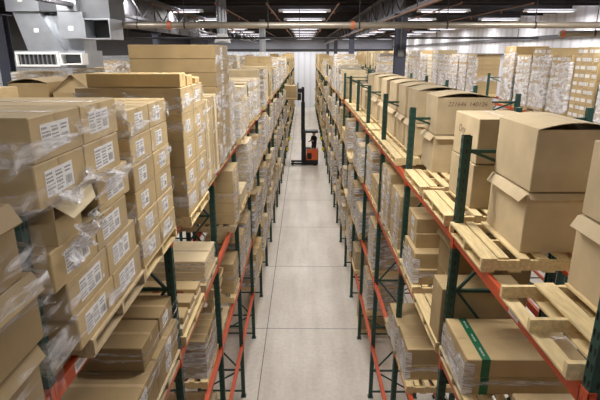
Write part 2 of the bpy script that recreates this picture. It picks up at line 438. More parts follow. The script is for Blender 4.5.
stack('L1', 3, -1.42, -2.45, 1.2, 2.1, T3, 3, .25, 2, 1, 'tan', film='full')
stack('L1', 3, -1.42, -2.50, 3.20, 4.72, T3, 2, .20, 2, 1, 'brown', film='bands', pw=4.2, label='small')
half, bay = 'far', 'third'
add_box(-1.84, 4.02, T3+.4, .72, .5, .25, 0, 'brown', 'plain', None, 1, 'L1', 'brown box on top of the wrapped low load under the nearest stack')
add_box(-1.84, 4.54, T3+.4, .72, .48, .25, 0, 'brown', 'plain', 'small', 1, 'L1', 'brown box at far end on top of wrapped low load, third shelf')
FILMS.append(dict(x=-1.9, y=4.26, z=T3+.3, lx=.98, ly=1.08, lz=.36, kind='bands', desc='around the two upper boxes, third shelf left rack', key='L1'))
for i in range(3):
    for j in range(1):
        add_box(-2.0, 5.14+i*.36, T3, 1.12, .33, .10, 0, 'pale', 'redmark', None, 1, 'L1', f"flat pale carton with faded red print, {['nearest', 'middle', 'farthest'][i]} of three in a row")
        add_box(-2.0, 5.20+i*.36, T3+.10, 1.10, .25, .09, 0, 'tan', 'redmark', None, 1, 'L1', f"flat tan carton on a pale red-printed one, {['nearest', 'middle', 'farthest'][i]} of three")
pal(-2.0, 5.5, BT[2], 1.2, 1.1, key='L1', desc='under the flat cartons with red print, left rack')
stack('L1', 3, -1.44, -2.50, 6.36, 7.15, T3, 2, .17, 1, 1, 'pale', film='bands', pw=6.78)
stack('L1', 3, -1.36, -2.52, 8.86, 9.66, T3, 5, .215, 1, 1, 'tan', film='side', label='small')
T2 = DECK[2]
stack('L1', 2, -1.45, -2.45, 9.02, 9.74, T2, 4, .17, 1, 1, 'tan', film='side')
stack('L1', 2, -1.5, -2.5, 6.3, 7.15, T2, 3, .22, 2, 1, 'brown', film='full')
stack('L1', 2, -1.5, -2.5, 7.55, 8.5, T2, 0, .22, 2, 1)
stack('L1', 2, -1.45, -2.3, 10.0, 11.0, T2, 3, .25, 2, 1, 'tan', film='full')
stack('L1', 2, -1.45, -2.4, 11.2, 12.2, T2, 4, .2, 2, 1, 'kraft', film='full')
stack('L1', 1, -1.5, -2.4, 5.2, 6.9, DECK[1], 3, .3, 2, 1, 'pale', film='full', pallet=False)
stack('L1', 0, -1.5, -2.5, 7.5, 8.6, DECK[0], 4, .25, 2, 1, 'pale')
# leaning empty pallet seen between the shelves
# ---- right rack, top shelf ------------------------------------------------
occ('R1', 4, *range(0, 16)); occ('R1', 3, *range(0, 10)); occ('R1', 2, *range(0, 10)); occ('R1', 1, 4, 5, 6, 7, 8, 9, 10); occ('R1', 0, *range(0, 12))
def carton_pair(y0, y1, z, x0, x1, h, tone='kraft', names=('', ''), up='flaps', lo='flare', key='R1', dxy=(0, 0), note=(None, None)):
    add_box((x0+x1)/2, (y0+y1)/2, z, x1-x0, y1-y0, h, 0, tone, lo, None, -1, key, names[0], note=note[0], big=True)
    add_box((x0+x1)/2+dxy[0], (y0+y1)/2+dxy[1], z+h+.012, x1-x0-.02, y1-y0-.02, h-.01, R.uniform(-.012, .012), tone, up, None, -1, key, names[1], note=note[1], big=True)
pal(2.14, 2.90, BT[3], 1.2, 1.0, key='R1', desc='broken pallet at the right picture edge', tone='wood', forced=True, broken=True)
carton_pair(2.55, 3.42, T, 2.06, 2.95, .56, names=('large carton with torn hand hole at the right picture edge, lower one', 'large closed carton at the right picture edge, upper one'), up='plain', lo='hole')
pal(2.15, 4.33, BT[3], 1.2, .96, key='R1', desc='in front of largest carton pair beside nearest right upright', forced=True)
carton_pair(3.98, 4.80, T, 1.93, 2.62, .55, names=('largest tan carton of the lower tier, standing right of nearest right upright', 'largest tan carton with raised lid, upper tier, right of nearest right upright'))
pal(2.15, 5.52, BT[3], 1.2, 1.02, key='R1', desc='just beyond the nearest right upright', forced=True)
carton_pair(5.26, 6.10, T, 1.90, 2.62, .51, names=('tan carton under the one with scribbled writing, behind nearest right upright', 'tan carton with scribbled writing on its side, behind nearest right upright'), up='plain', lo='plain', note=(None, 'scribble'))
pal(2.15, 6.70, BT[3], 1.2, 1.02, key='R1', desc='with pale front board, second past the nearest right upright', forced=True)
carton_pair(6.98, 7.66, T, 1.90, 2.70, .55, names=('tan carton under the one with numbers written on it', 'tan carton with numbers written on its near face and arched lid'), note=(None, 'numbers'))
yy = 8.2
for n in range(6):
    w = [.82, .72, .85, .85, .9, .9][n]
    pal(2.15, yy+w/2-.1, BT[3], 1.2, 1.02, key='R1', desc=f"under the {ORD[n+2]} tall carton pair from the nearest, right top shelf", forced=n < 3)
    carton_pair(yy, yy+w, T, 1.90, 2.66, .55, names=(f"lower tan carton of the {ORD[n+4]} pair along the right top shelf", f"upper open-lidded tan carton of the {ORD[n+4]} pair along the right top shelf"))
    yy += [1.0, .95, 1.22, 1.3, 1.25, 1.3][n]
for n in range(3):
    y0 = yy+n*1.25
    pal(2.15, y0+.45, BT[3], 1.2, 1.02, key='R1', desc=f"under the {ORD[n]} single carton beyond the tall carton pairs, right top shelf")
    add_box(2.3, y0+.5, T, .8, .85, [.6, .62, .58][n], 0, 'kraft', 'plain', None, -1, 'R1', f"single tan carton, {ORD[n]} past the tall carton pairs on right top shelf")
# ---- right rack, third shelf ------------------------------------------------
stack('R1', 3, 1.58, 2.74, 3.98, 4.75, T3, 2, .20, 1, 1, 'tan', film='none2', look='flat', pw=4.3, label=None)
BOXES[-1]['style'] = 'strapped'; BOXES[-2]['style'] = 'strapped'
FILMS.append(dict(x=2.12, y=4.365, z=T3, lx=1.12, ly=.81, lz=.40, kind='corner', desc='around the flat cartons bound with green tape', key='R1'))
stack('R1', 3, 1.75, 2.65, 2.45, 3.40, T3, 2, .25, 1, 1, 'tan', look='low wide')
add_box(2.02, 5.06, T3, .92, .38, .69, 0, 'tan', 'plain', None, -1, 'R1', 'tan box directly behind nearest right upright, third shelf')
add_box(2.30, 5.70, T3, .9, .80, .50, 0, 'brown', 'plain', None, -1, 'R1', 'lower large brown box behind the nearest right upright, third shelf')
add_box(2.30, 5.70, T3+.502, .9, .80, .50, 0, 'brown', 'flare', None, -1, 'R1', 'upper large brown box behind the nearest right upright, third shelf')
pal(2.14, 5.46, BT[2], 1.2, 1.2, key='R1', desc='under the two large boxes behind nearest right upright')
add_box(2.12, 6.70, T3, 1.06, .74, .235, .0, 'tan', 'plain', 'small', -1, 'R1', 'bottom box of the four-box load, third shelf right rack')
add_box(2.13, 6.74, T3+.236, 1.06, .74, .235, .0, 'tan', 'plain', 'small', -1, 'R1', 'second box of the four-box load, third shelf right rack')
add_box(2.13, 6.88, T3+.472, .96, .6, .22, .0, 'tan', 'plain', 'small', -1, 'R1', 'third box of the four-box load, third shelf right rack')
add_box(2.13, 6.90, T3+.693, .96, .58, .22, .0, 'tan', 'plain', 'small', -1, 'R1', 'top box of the four-box load, third shelf right rack')
pal(2.16, 6.76, BT[2], key='R1', desc='under the four-box load on the third shelf, right rack', forced=True)
FILMS.append(dict(x=2.13, y=6.72, z=T3, lx=1.12, ly=.82, lz=.46, kind='corner', desc='around the lower half of the four-box load', key='R1'))
stack('R1', 3, 1.6, 2.6, 7.62, 8.40, T3, 5, .19, 1, 1, 'tan', film='side', label='small')
stack('R1', 3, 1.6, 2.6, 8.62, 9.62, T3, 6, .18, 2, 1, 'tan', film='side', label='small')
stack('R1', 3, 1.6, 2.62, 9.98, 11.0, T3, 2, .26, 1, 1, 'tan', label='tag', look='wide')
stack('R1', 3, 1.62, 2.62, 11.2, 12.2, T3, 5, .2, 2, 1, 'tan', film='full')
stack('R1', 2, 1.58, 2.60, 6.3, 7.0, T2, 2, .27, 1, 1, 'tan', film='corner', label='small')
stack('R1', 2, 1.56, 2.58, 7.02, 7.8, T2, 2, .25, 1, 1, 'tan', film='corner', label='small', pallet=True, pw=7.62)
stack('R1', 2, 1.6, 2.6, 3.9, 4.7, T2, 2, .27, 1, 1, 'tan')
stack('R1', 2, 1.6, 2.6, 10.2, 11.1, T2, 4, .26, 2, 1, 'tan', film='full')
stack('R1', 1, 1.66, 2.6, 11.2, 12.1, DECK[1], 3, .3, 1, 1, 'pale', film='full')
stack('R1', 0, 1.7, 2.6, 12.6, 13.6, DECK[0], 3, .3, 1, 1, 'tan')
# loads on far rows seen over the top
add_box(3.8, 11.6, DECK[4], 1.05, .95, .62, 0, 'kraft', 'plain', None, -1, 'R2', 'wide low tan carton behind the numbered carton, second right rack')
pal(3.75, 11.6, BT[3], key='R2', desc='under the wide low carton, second right rack')
occ('R2', 4, *[s for s in range(0, 22)])
stack('R2', 4, 4.35, 3.2, 21.2, 22.3, DECK[4], 6, .28, 2, 1, 'pale', film='full')
occ('R2', 4, 22, 23, 24, 25)
occ('R3', 4, 14, 15, 16)
stack('R3', 4, 7.35, 8.5, 17.5, 18.5, DECK[4], 4, .48, 1, 1, 'tan', film='corner', look='tall')
stack('R3', 4, 7.4, 8.5, 16.3, 17.2, DECK[4], 4, .2, 2, 1, 'tan', film='full')
# left second row, boxes beside the duct
occ('L2', 4, *range(0, 12))
for (bx, by, lx, ly, lz, tn, nm, st) in ((-3.62, 5.15, .9, .5, 1.36, 'tan', 'tan box at the left picture edge behind the nearest stack', 'plain'),
        (-3.93, 7.35, .56, .8, 1.30, 'brown', 'brown open-topped box left of the peaked carton, second left rack', 'flaps'),
        (-3.30, 7.35, .58, .8, 1.18, 'tan', 'peaked carton with one raised flap below the duct', 'peak'),
        (-3.5, 8.55, .9, .8, 1.2, 'tan', 'wide tan box behind the peaked carton, second left rack', 'plain')):
    add_box(bx, by, T, lx, ly, lz, 0, tn, st, None, -1, 'L2', nm, big=True)
    pal(bx, by, BT[3], 1.1, 1.0, key='L2', desc='under the '+nm.split(',')[0][:60].split(' behind')[0].split(' left')[0].split(' at')[0])

# ------------------------------------------------------------------ generic fill
def fill(key, lvl, s):
    k = K0+s//2; half = s % 2
    xf, xb, sg = ROWS[key]
    y0 = PY(k)+.10+half*1.20; y1 = y0+1.10
    z0 = DECK[lvl]
    r = R.random()
    xa = xf+sg*R.uniform(.06, .14); depth = R.uniform(.95, 1.15); xbk = xa-sg*depth
    lim = {4: 1.5, 3: 1.28, 2: 1.35, 1: 1.4, 0: 1.1}[lvl]
    empty_p = .07 if k > 2 else .12
    if key == 'R3' and lvl == 4:
        nz = R.choice([8, 9, 9]); stack(key, lvl, xa, xbk, y0+.03, y1-.02, z0, nz, .205, 3 if k > 7 else 4, 1, R.choice(['tan', 'tan', 'pale']), label='wide', film=R.choice(['full', 'corner', 'corner', None]), jit=.006); return
    if key == 'R2' and lvl == 4 and r < .75 and k < 7: return
    if lvl == 0:
        if R.random() < .5: return
        xa -= sg*.30; xbk = xa-sg*.85; lim = .95; r = .5
        if k < 3: return
    if r < empty_p:
        if R.random() < .6:
            for q in range(R.randint(1, 3)): pal((xa+xbk)/2, (y0+y1)/2, BT[lvl-1]+q*(PH+.001) if lvl else q*(PH+.001), key=key, desc=f"empty one, {half and 'far' or 'near'} side, {LEV[lvl]}, {RNAME[key]}, {ORD[k-K0]} bay"+(', stacked' if q else ''))
        return
    if r < .17:
        stack(key, lvl, xa-sg*.05, xbk, y0+.05, y1-.15, z0, R.choice([1, 2]), min(.6, lim/2-.02), 1, 1, R.choice(['kraft', 'tan']), label=R.choice([None, 'tag']))
        return
    if r < .30:
        nz = R.choice([1, 2, 2]); h = R.uniform(.25, .36)
        stack(key, lvl, xa, xbk, y0+.02, y1-.05, z0, nz, h, R.choice([1, 2]), 1, R.choice(['tan', 'pale', 'golden']), label=R.choice(['small', 'tag', None]))
        return
    h = R.choice([.17, .2, .235, .26, .3, .34])
    hmax = lim*R.uniform(.55, 1.0) if lvl < 4 else R.uniform(.75, 1.5 if k < 4 else 1.75)
    nz = max(2, int(hmax/h))
    stack(key, lvl, xa, xbk, y0+R.uniform(0, .1), y1-R.uniform(0, .1), z0, nz, h, R.choice([2, 2, 3]), 1 if R.random() < .6 else 2,
          R.choice(['tan', 'tan', 'kraft', 'pale', 'brown']), label=R.choice(['small', 'small', 'wide', None, 'tag']),
          film=R.choice(['full', 'full', 'full', 'full', 'side', 'full']), drop=R.choice([0, 0, 1]), jit=.012)
for key in ROWS:
    lvs = range(5) if key in ('L1', 'R1') else (3, 4)
    for lvl in lvs:
        for s in range(0, 2*(K1-K0)):
            if (key, lvl, s) in OCC: continue
            if key in ('L3', 'R3', 'L2', 'R2') and s < 6: continue
            fill(key, lvl, s)

# ------------------------------------------------------------------ which boxes does the camera see?
def corners(bx):
    hx, hy = bx['lx']/2, bx['ly']/2; c, s = math.cos(bx['rz']), math.sin(bx['rz'])
    out = []
    for z in (bx['z'], bx['z']+bx['lz']):
        for a, b_ in ((-hx, -hy), (hx, -hy), (hx, hy), (-hx, hy)):
            out.append((bx['x']+a*c-b_*s, bx['y']+a*s+b_*c, z))
    return out
V, P = [], []
QF = [(3, 2, 1, 0), (4, 5, 6, 7), (0, 1, 5, 4), (1, 2, 6, 5), (2, 3, 7, 6), (3, 0, 4, 7)]
items = [('b', x) for x in BOXES]
for p in PALS: items.append(('p', p)); p['lz'] = PH
for kk, it in items:
    i = len(V); V += corners(it); P += [tuple(i+a for a in q) for q in QF]; it['vis'] = 0
bvh = BVHTree.FromPolygons(V, P)
org = Vector((0, 0, H))
for py in range(0, 400, 2):
    for px in range(0, 600, 2):
        hit = bvh.ray_cast(org, ray(px+.5, py+.5))
        if hit[2] is not None: items[hit[2]//6][1]['vis'] += 1
# ------------------------------------------------------------------ box meshes
def box_geo(b, lx, ly, lz, tone, style, lod, ox=0, oy=0, oz=0):
    hx, hy = lx/2, ly/2
    x0, x1, y0, y1, z0, z1 = ox-hx, ox+hx, oy-hy, oy+hy, oz, oz+lz
    if lod == 0:
        b.box(x0, x1, y0, y1, z0, z1, tone); return
    if style in ('flaps', 'peak'):
        t = .006; c = .008
        b.cbox(x0, x1, y0, y1, z0, z1-.03, c, tone, True)
        # wall tops and a well painted dark as shade below the lid
        for (a0, a1, b0, b1) in ((x0, x1, y0, y0+t), (x0, x1, y1-t, y1), (x0, x0+t, y0+t, y1-t), (x1-t, x1, y0+t, y1-t)):
            b.box(a0, a1, b0, b1, z1-.04, z1, tone)
        b.box(x0+t, x1-t, y0+t, y1-t, z1-.16, z1-.155, 'box_shade')
        rise = .055 if style == 'flaps' else .30
        n = 6
        zt = z1+.001
        for sx in (-1, 1):
            for i in range(n):
                u0, u1 = i/n, (i+1)/n
                f = lambda u: rise*(math.sin(u*PI/2) if style == 'flaps' else .78*u)
                xa = (x0 if sx < 0 else x1)-sx*u0*(hx-.006); xb = (x0 if sx < 0 else x1)-sx*u1*(hx-.006)
                za, zb = zt+f(u0), zt+f(u1)
                e0, e1 = y0-.012, y1+.012
                q = [(xa, e0, za), (xb, e0, zb), (xb, e1, zb-.004), (xa, e1, za-.004)]
                if sx > 0: q = q[::-1]
                top = [(p[0], p[1], p[2]+t) for p in q]
                b.hexa(q+top, tone)
        if style == 'peak':
            q = [(x0+.01, y0, z1), (x1-.01, y0, z1), (ox+.03, y0+.02, z1+.21), (ox-.03, y0+.02, z1+.21)]
            b.hexa([(p[0], p[1]+.006, p[2]) for p in q]+q, tone)
        # front minor flap folded in, sagging
        b.box(x0+.02, x1-.02, y0+t, y0+.22, z1-.035, z1-.03, tone)
        b.box(ox-.025, ox+.025, y1-.02, y1+.013, z1+rise*.8, z1+rise+.008, 'tape') if style == 'flaps' else None
        return
    if style == 'open_side':
        t = .006; ym = oy+.02
        b.box(x0, x1, y0, y1, z0, z0+t, tone); b.box(x0, x1, y0, y0+t, z0+t, z1-t, tone); b.box(x0, x1, y1-t, y1, z0+t, z1-t, tone)
        b.box(x0, x0+t, y0+t, y1-t, z0+t, z1-t, tone); b.box(x0, x1-.10, y0, y1, z1-t, z1, tone); b.box(x1-t, x1, y0+t, ym, z0+t, z1-.09, tone)
        b.box(x0+.3, x1-.12, y0+.04, y1-.05, z0+t, z1-.04, 'box_shade')
        q = [(x1-.02, y0+.03, z1-.012), (x1+.07, y0+.07, z1-.10), (x1+.06, y1-.16, z1-.07), (x1-.02, y1-.03, z1-.006)][::-1]
        b.hexa(q+[(p[0]-.002, p[1], p[2]+.007) for p in q], 'pale')
        q = [(x1, ym, z0+.01), (x1+.09, ym+.03, z0+.06), (x1+.09, y1-.03, z0+.05), (x1, y1, z0+.01)]
        b.hexa(q+[(p[0]-.002, p[1], p[2]+.007) for p in q], 'pale')
        return
    b.cbox(x0, x1, y0, y1, z0, z1, .007 if lod > 1 else .004, tone)
    if style == 'flare':
        for sx in (-1, 1):
            xe = x0 if sx < 0 else x1
            q = [(xe, y0+.01, z1-.012), (xe+sx*.055, y0+.03, z1-.085), (xe+sx*.055, y1-.03, z1-.085), (xe, y1-.01, z1-.012)]
            if sx > 0: q = q[::-1]
            b.hexa(q+[(p[0]+sx*.004, p[1], p[2]+.008) for p in q], tone)
        q = [(x0+.01, y0, z1-.012), (x0+.02, y0-.035, z1-.05), (x1-.02, y0-.035, z1-.05), (x1-.01, y0, z1-.012)][::-1]
        b.hexa(q+[(p[0], p[1]-.004, p[2]+.008) for p in q], tone)
    # lid seam, tape over it and hanging over the ends
    if lod > 1 and style != 'redmark':
        e = .0012
        if lx >= ly:
            b.box(x0+.01, x1-.01, oy-.003, oy+.003, z1, z1+e*.5, 'seam')
            b.box(x0+.008, x1-.008, oy-.024, oy+.024, z1, z1+e, 'tape')
            for xx, sx in ((x0, -1), (x1, 1)): b.box(min(xx, xx+sx*e), max(xx, xx+sx*e), oy-.024, oy+.024, z1-.07, z1-.005, 'tape')
        else:
            b.box(ox-.003, ox+.003, y0+.01, y1-.01, z1, z1+e*.5, 'seam')
            b.box(ox-.024, ox+.024, y0+.008, y1-.008, z1, z1+e, 'tape')
            for yy, sy in ((y0, -1), (y1, 1)): b.box(ox-.024, ox+.024, min(yy, yy+sy*e), max(yy, yy+sy*e), z1-.07, z1-.005, 'tape')
    if style == 'redmark':
        e = .001
        for q in (-.28, .0, .3):
            b.box(ox+q*lx-.045, ox+q*lx+.045, y0-e, y0, z0+lz*.3, z0+lz*.7, 'redprint')
    if style == 'hole':
        b.box(x0-.002, x0+.001, oy-.10, oy+.03, z1-.17, z1-.11, 'box_shade')  # dark patch on the side paints the shade of a torn hole
        q = [(x0, oy+.02, z1-.18), (x0-.03, oy-.02, z1-.10), (x0-.035, oy-.07, z1-.16), (x0-.002, oy-.09, z1-.22)]
        b.hexa(q+[(p[0]+.004, p[1], p[2]+.008) for p in q], tone)
        q = [(x0, y0, z1-.01), (x0-.06, y0+.02, z1-.09), (x0-.06, y1-.02, z1-.09), (x0, y1, z1-.01)]
        b.hexa(q+[(p[0]-.004, p[1], p[2]+.006) for p in q], tone)
def label_geo(b, kind, lx, ly, lz, sg, lod, ox=0, oy=0, oz=0, seed=0):
    rr = random.Random(seed)
    if kind is None: return False
    w, h, oyf, ozf = {'big': (.30, .14, -.02, .05), 'small': (.19, .13, -.04, .03), 'wide': (.20, .085, 0, .05), 'tag': (.11, .07, -.2, .04)}[kind]
    w = min(w, ly*.8); h = min(h, lz*.72); e = .0015
    xs = ox+sg*(lx/2); y0 = oy+ly*oyf-w/2+rr.uniform(-.03, .03); z0 = oz+max(.008, (lz-h)/2+.0)
    x0, x1 = (xs, xs+e) if sg > 0 else (xs-e, xs)
    def bx(ya, yb, za, zb, m, k):
        xa, xb = (xs, xs+e*k) if sg > 0 else (xs-e*k, xs)
        b.box(xa, xb, ya, yb, za, zb, m)
    bx(y0, y0+w, z0, z0+h, 'label', 1)
    if lod > 1:
        # rows of print and a bar code
        nc = 3 if kind == 'big' else 2
        cw = w/nc
        for c in range(nc):
            cy = y0+cw*c+.008
            if c == nc-1:
                yy = cy
                while yy < y0+w-.02:
                    ww = rr.choice([.002, .003, .005]); bx(yy, yy+ww, z0+h*.15, z0+h*.5, 'ink', 1.25); yy += ww+rr.choice([.003, .004])
                bx(cy, cy+cw*.6, z0+h*.66, z0+h*.72, 'ink', 1.25); bx(cy, cy+cw*.7, z0+h*.8, z0+h*.86, 'ink', 1.25)
            else:
                for q in range(6):
                    zz = z0+h*(.1+.14*q); yy = cy; tall = h*(.085 if (c+q) % 2 else .06)
                    while yy < cy+cw*rr.uniform(.55, .85):
                        ww = rr.choice([.006, .009, .012]); bx(yy, yy+ww, zz, zz+tall, 'ink', 1.25); yy += ww+.004
    return True
FONT_CACHE = {}
def writing(txt, size, mat, name, parent, loc, rot, italic=.25):
    cu = bpy.data.curves.new(name, 'FONT'); cu.body = txt; cu.size = size; cu.shear = italic; cu.extrude = .0004
    tmp = bpy.data.objects.new('tmp', cu); COL.objects.link(tmp)
    dg = bpy.context.evaluated_depsgraph_get(); me = bpy.data.meshes.new_from_object(tmp.evaluated_get(dg))
    bpy.data.objects.remove(tmp); me.materials.clear(); me.materials.append(M[mat])
    o = put(name, me, parent, loc); o.rotation_euler = rot
    return o
for bx in BOXES:
    bx['forced'] = bool(bx.get('big')) and bx['vis'] > 0
order = sorted([b_ for b_ in BOXES if b_['vis'] > 0], key=lambda q: (-q['forced'], -q['vis']))
sel = set(id(x) for x in order[:300])
print('boxes', len(BOXES), 'visible', len(order), 'smallest individual', order[min(299, len(order)-1)]['vis'])
CACHE = {}
rest = MB()
LOOKG = {'L1': 'boxes on the left aisle rack', 'R1': 'boxes on the right aisle rack', 'L2': 'boxes on the second left rack', 'R2': 'boxes on the second right rack', 'L3': 'boxes on the farthest left rack', 'R3': 'labelled cartons on the farthest right rack'}
for n, bx in enumerate(BOXES):
    if id(bx) in sel:
        lod = 2 if bx['vis'] > 25 or bx['y'] < 14 else 1
        ck = (round(bx['lx'], 3), round(bx['ly'], 3), round(bx['lz'], 3), bx['tone'], bx['style'], lod)
        if ck not in CACHE:
            mb = MB(); box_geo(mb, ck[0], ck[1], ck[2], ck[3], ck[4], lod); CACHE[ck] = mb.mesh('cardboard_box')
        nm = 'cardboard_carton' if bx.get('big') else 'cardboard_box'
        o = put(nm, CACHE[ck], None, (bx['x'], bx['y'], bx['z']), bx['rz'])
        tag(o, bx['desc'], 'box', LOOKG[bx['key']])
        if bx['label']:
            lk = ('lab', ck[0], ck[1], ck[2], bx['label'], bx['face'], lod, n % 5)
            if lk not in CACHE:
                mb = MB(); label_geo(mb, bx['label'], bx['lx'], bx['ly'], bx['lz'], bx['face'], lod, seed=n % 5); CACHE[lk] = mb.mesh('shipping_label')
            tag(put('shipping_label', CACHE[lk], o), 'white printed paper label')
        if bx['style'] == 'strapped':
            mb = MB(); e = .0016; x0 = -bx['lx']/2+.14; hy = bx['ly']/2; z1 = bx['lz']
            mb.box(x0, x0+.085, -hy-e, -hy, 0.002, z1, 'strap')
            if bx['desc'].find('top layer') >= 0: mb.box(x0, x0+.085, -hy-e, hy+e, z1+.0013, z1+e+.001, 'strap')
            st = tag(mb.build('green_tape', o), 'green tape printed with white words')
            if bx['desc'].find('top layer') >= 0:
                for q in range(3):
                    writing('SECURE SEAL', .024, 'label', 'printed_words', st, (x0+.05, -hy+.06+q*.25, z1+e+.0016), (0, 0, PI/2), 0)
        if bx.get('note') == 'numbers':
            writing('221646', .088, 'marker', 'handwriting', o, (-.24, -bx['ly']/2-.001, bx['lz']-.125), (PI/2, 0, 0))
            writing('140126', .088, 'marker', 'handwriting', o, (.06, -bx['ly']/2-.001, bx['lz']-.125), (PI/2, 0, 0))
        if bx.get('note') == 'scribble':
            writing('Ony', .13, 'marker', 'handwriting', o, (-bx['lx']/2-.001, .25, bx['lz']*.55), (PI/2, 0, -PI/2))
    else:
        c, s = math.cos(bx['rz']), math.sin(bx['rz'])
        box_geo(rest, bx['lx'], bx['ly'], bx['lz'], bx['tone'], 'plain', 0, bx['x'], bx['y'], bx['z'])
        if bx['vis'] > 0 or bx['y'] < 30: label_geo(rest, bx['label'], bx['lx'], bx['ly'], bx['lz'], bx['face'], 0, bx['x'], bx['y'], bx['z'])
tag(rest.build('cardboard_box'), 'the many smaller-looking cardboard boxes filling the distant rack bays', 'box', kind='stuff')

# ------------------------------------------------------------------ pallets
def pallet_parts(broken=False, tone='wood'):
    d = MB(); lx, ly, h = 1.2, 1.02, .13
    ws = [.135, .09, .09, .09, .09, .09, .135]
    xs = [-.532, -.40, -.225, -.06, .12, .31, .532]
    for i, (x, w) in enumerate(zip(xs, ws)):
        if broken and i in (0, 1): continue
        if broken and i == 2: x, w = -.27, .15
        d.box(x-w/2, x+w/2, -ly/2+(.03 if i % 3 == 1 else 0), ly/2, h-.018, h, tone)
    s = MB(); s.box(-lx/2, lx/2, -.019, .019, .018, h-.018, tone)
    bt = MB()
    for x in (-lx/2+.065, -lx/4, 0, lx/4, lx/2-.065): bt.box(x-.055, x+.055, -ly/2, ly/2, 0, .018, tone)
    return d, s, bt
PAR = {}
def pallet_meshes(tone, br):
    if (tone, br) not in PAR:
        d, s, bt = pallet_parts(br, tone); one = MB()
        for src, dy in ((d, 0), (bt, 0), (s, -.49), (s, 0), (s, .49)):
            i = len(one.v); one.v += [(x, y+dy, z) for x, y, z in src.v]
            one.f += [tuple(a+i for a in f) for f in src.f]; one.m += [one.mi(tone)]*len(src.f)
        PAR[(tone, br)] = (d.mesh('top_deck'), s.mesh('stringer'), bt.mesh('bottom_deck'), one.mesh('wooden_pallet'), one)
    return PAR[(tone, br)]
po = sorted([p for p in PALS if p['vis'] > 0 or p['forced']], key=lambda q: (-q['forced'], -q['vis']))
psel = {id(p): i for i, p in enumerate(po[:300])}
print('pallets', len(PALS), 'visible', len(po))
prest = MB()
for p in PALS:
    d, s, bt, one, omb = pallet_meshes(p['tone'], p.get('broken', False))
    sx, sy = p['lx']/1.2, p['ly']/1.02
    ds = p['desc']
    lab = ' '.join((('light' if p['tone'] == 'wood' else 'weathered')+' wooden pallet, '+ds).split()[:16])
    if id(p) in psel:
        if p['vis'] > 12 or p['forced']:
            o = empty('wooden_pallet', (p['x'], p['y'], p['z'])); put('top_deck', d, o)
            for yy in (-.49, 0, .49): put('stringer', s, o, (0, yy, 0))
            put('bottom_deck', bt, o)
        else:
            o = put('wooden_pallet', one, None, (p['x'], p['y'], p['z']))
        o.scale = (sx, sy, 1)
        tag(o, lab, 'pallet', 'pallets carrying loads on the racks')
    else:
        i = len(prest.v); prest.v += [(x*sx+p['x'], y*sy+p['y'], z+p['z']) for x, y, z in omb.v]
        prest.f += [tuple(a+i for a in f) for f in omb.f]; prest.m += [prest.mi(p['tone'])]*len(omb.f)
tag(prest.build('wooden_pallet'), 'the remaining small-looking wooden pallets under distant loads', 'pallet', kind='stuff')

# ------------------------------------------------------------------ stretch film, modelled as crumpled sheets around unit loads
def film_mesh(kind, seed):
    """unit box -0.5..0.5 in x and y, 0..1 in z"""
    rr = random.Random(seed); b = MB(); N = 56
    def ringpt(t, z, amp):
        # rounded square path
        a = 2*PI*t; c, s = math.cos(a), math.sin(a); k = .5/max(abs(c), abs(s))
        k = min(k, .685)
        w = 1+amp*(math.sin(9*a+seed+z*7)+.7*math.sin(23*a+z*17+seed*2)+.5*math.sin(z*40+a*5))*.5+amp
        return (c*k*w, s*k*w, z)
    def band(z0, z1, t0=0, t1=1, slope=0, rows=5, amp=.008, wob=.02):
        n = max(3, int(N*(t1-t0))); base = len(b.v); ph = rr.uniform(0, 6)
        for r in range(rows+1):
            for i in range(n+1):
                t = t0+(t1-t0)*i/n; f = r/rows
                ed = wob*math.sin(t*31+ph+r)+wob*.6*math.sin(t*67+ph*2)
                z = z0+(z1-z0)*f+slope*(t-t0)+(ed if r in (0, rows) else 0)
                z = max(.0, min(1.0, z))
                b.v.append(ringpt(t, z, amp))
        for r in range(rows):
            for i in range(n):
                a = base+r*(n+1)+i; b.f.append((a, a+1, a+n+2, a+n+1)); b.m.append(b.mi('clearfilm' if kind in ('bands', 'torn', 'side') else 'film'))
    if kind == 'full':
        z = 0
        band(.0, .44, slope=.02); band(.46, .76, slope=-.03, wob=.02); band(.80, 1.0, wob=.02, amp=.012)
    elif kind == 'bands':
        band(.03, .14, slope=.06); band(.30, .42, slope=-.08); band(.58, .67, slope=.10); band(.84, .99, slope=-.03, amp=.01)
    elif kind == 'side':
        band(.02, .98, -.125, .125, wob=.02, rows=10); band(.4, .5, 0, 1, slope=.1)
    elif kind == 'corner':
        band(.0, .9, .375, .64, wob=.05, rows=8, amp=.012); band(.2, .34, 0, 1, slope=.15)
    elif kind == 'torn':
        band(.05, .3, slope=.05, amp=.012, wob=.04); band(.5, .8, -.2, .16, slope=.1, amp=.02, wob=.06)
    return b.mesh('stretch_wrap')
FC = {}
films = [f_ for f_ in FILMS if f_['kind'] != 'none2']
films.sort(key=lambda f_: f_['y'])
frest = MB(); cnt = 0
for i, f_ in enumerate(films):
    kd = f_['kind']
    sgn = ROWS[f_['key']][2]
    if cnt >= 290: continue
    kk = (kd, i % 4)
    if kk not in FC: FC[kk] = film_mesh(kd, i % 4+1)
    o = put('stretch_wrap', FC[kk], None, (f_['x'], f_['y'], f_['z']))
    o.scale = (f_['lx'], f_['ly'], f_['lz'])
    if kd == 'side' and sgn < 0: o.scale = (-f_['lx'], f_['ly'], f_['lz'])
    cnt += 1
    tag(o, ' '.join(('clear stretch wrap, '+f_['desc']).split()[:16]), 'plastic wrap', 'stretch wrap around the pallet loads')
print('films', len(films))
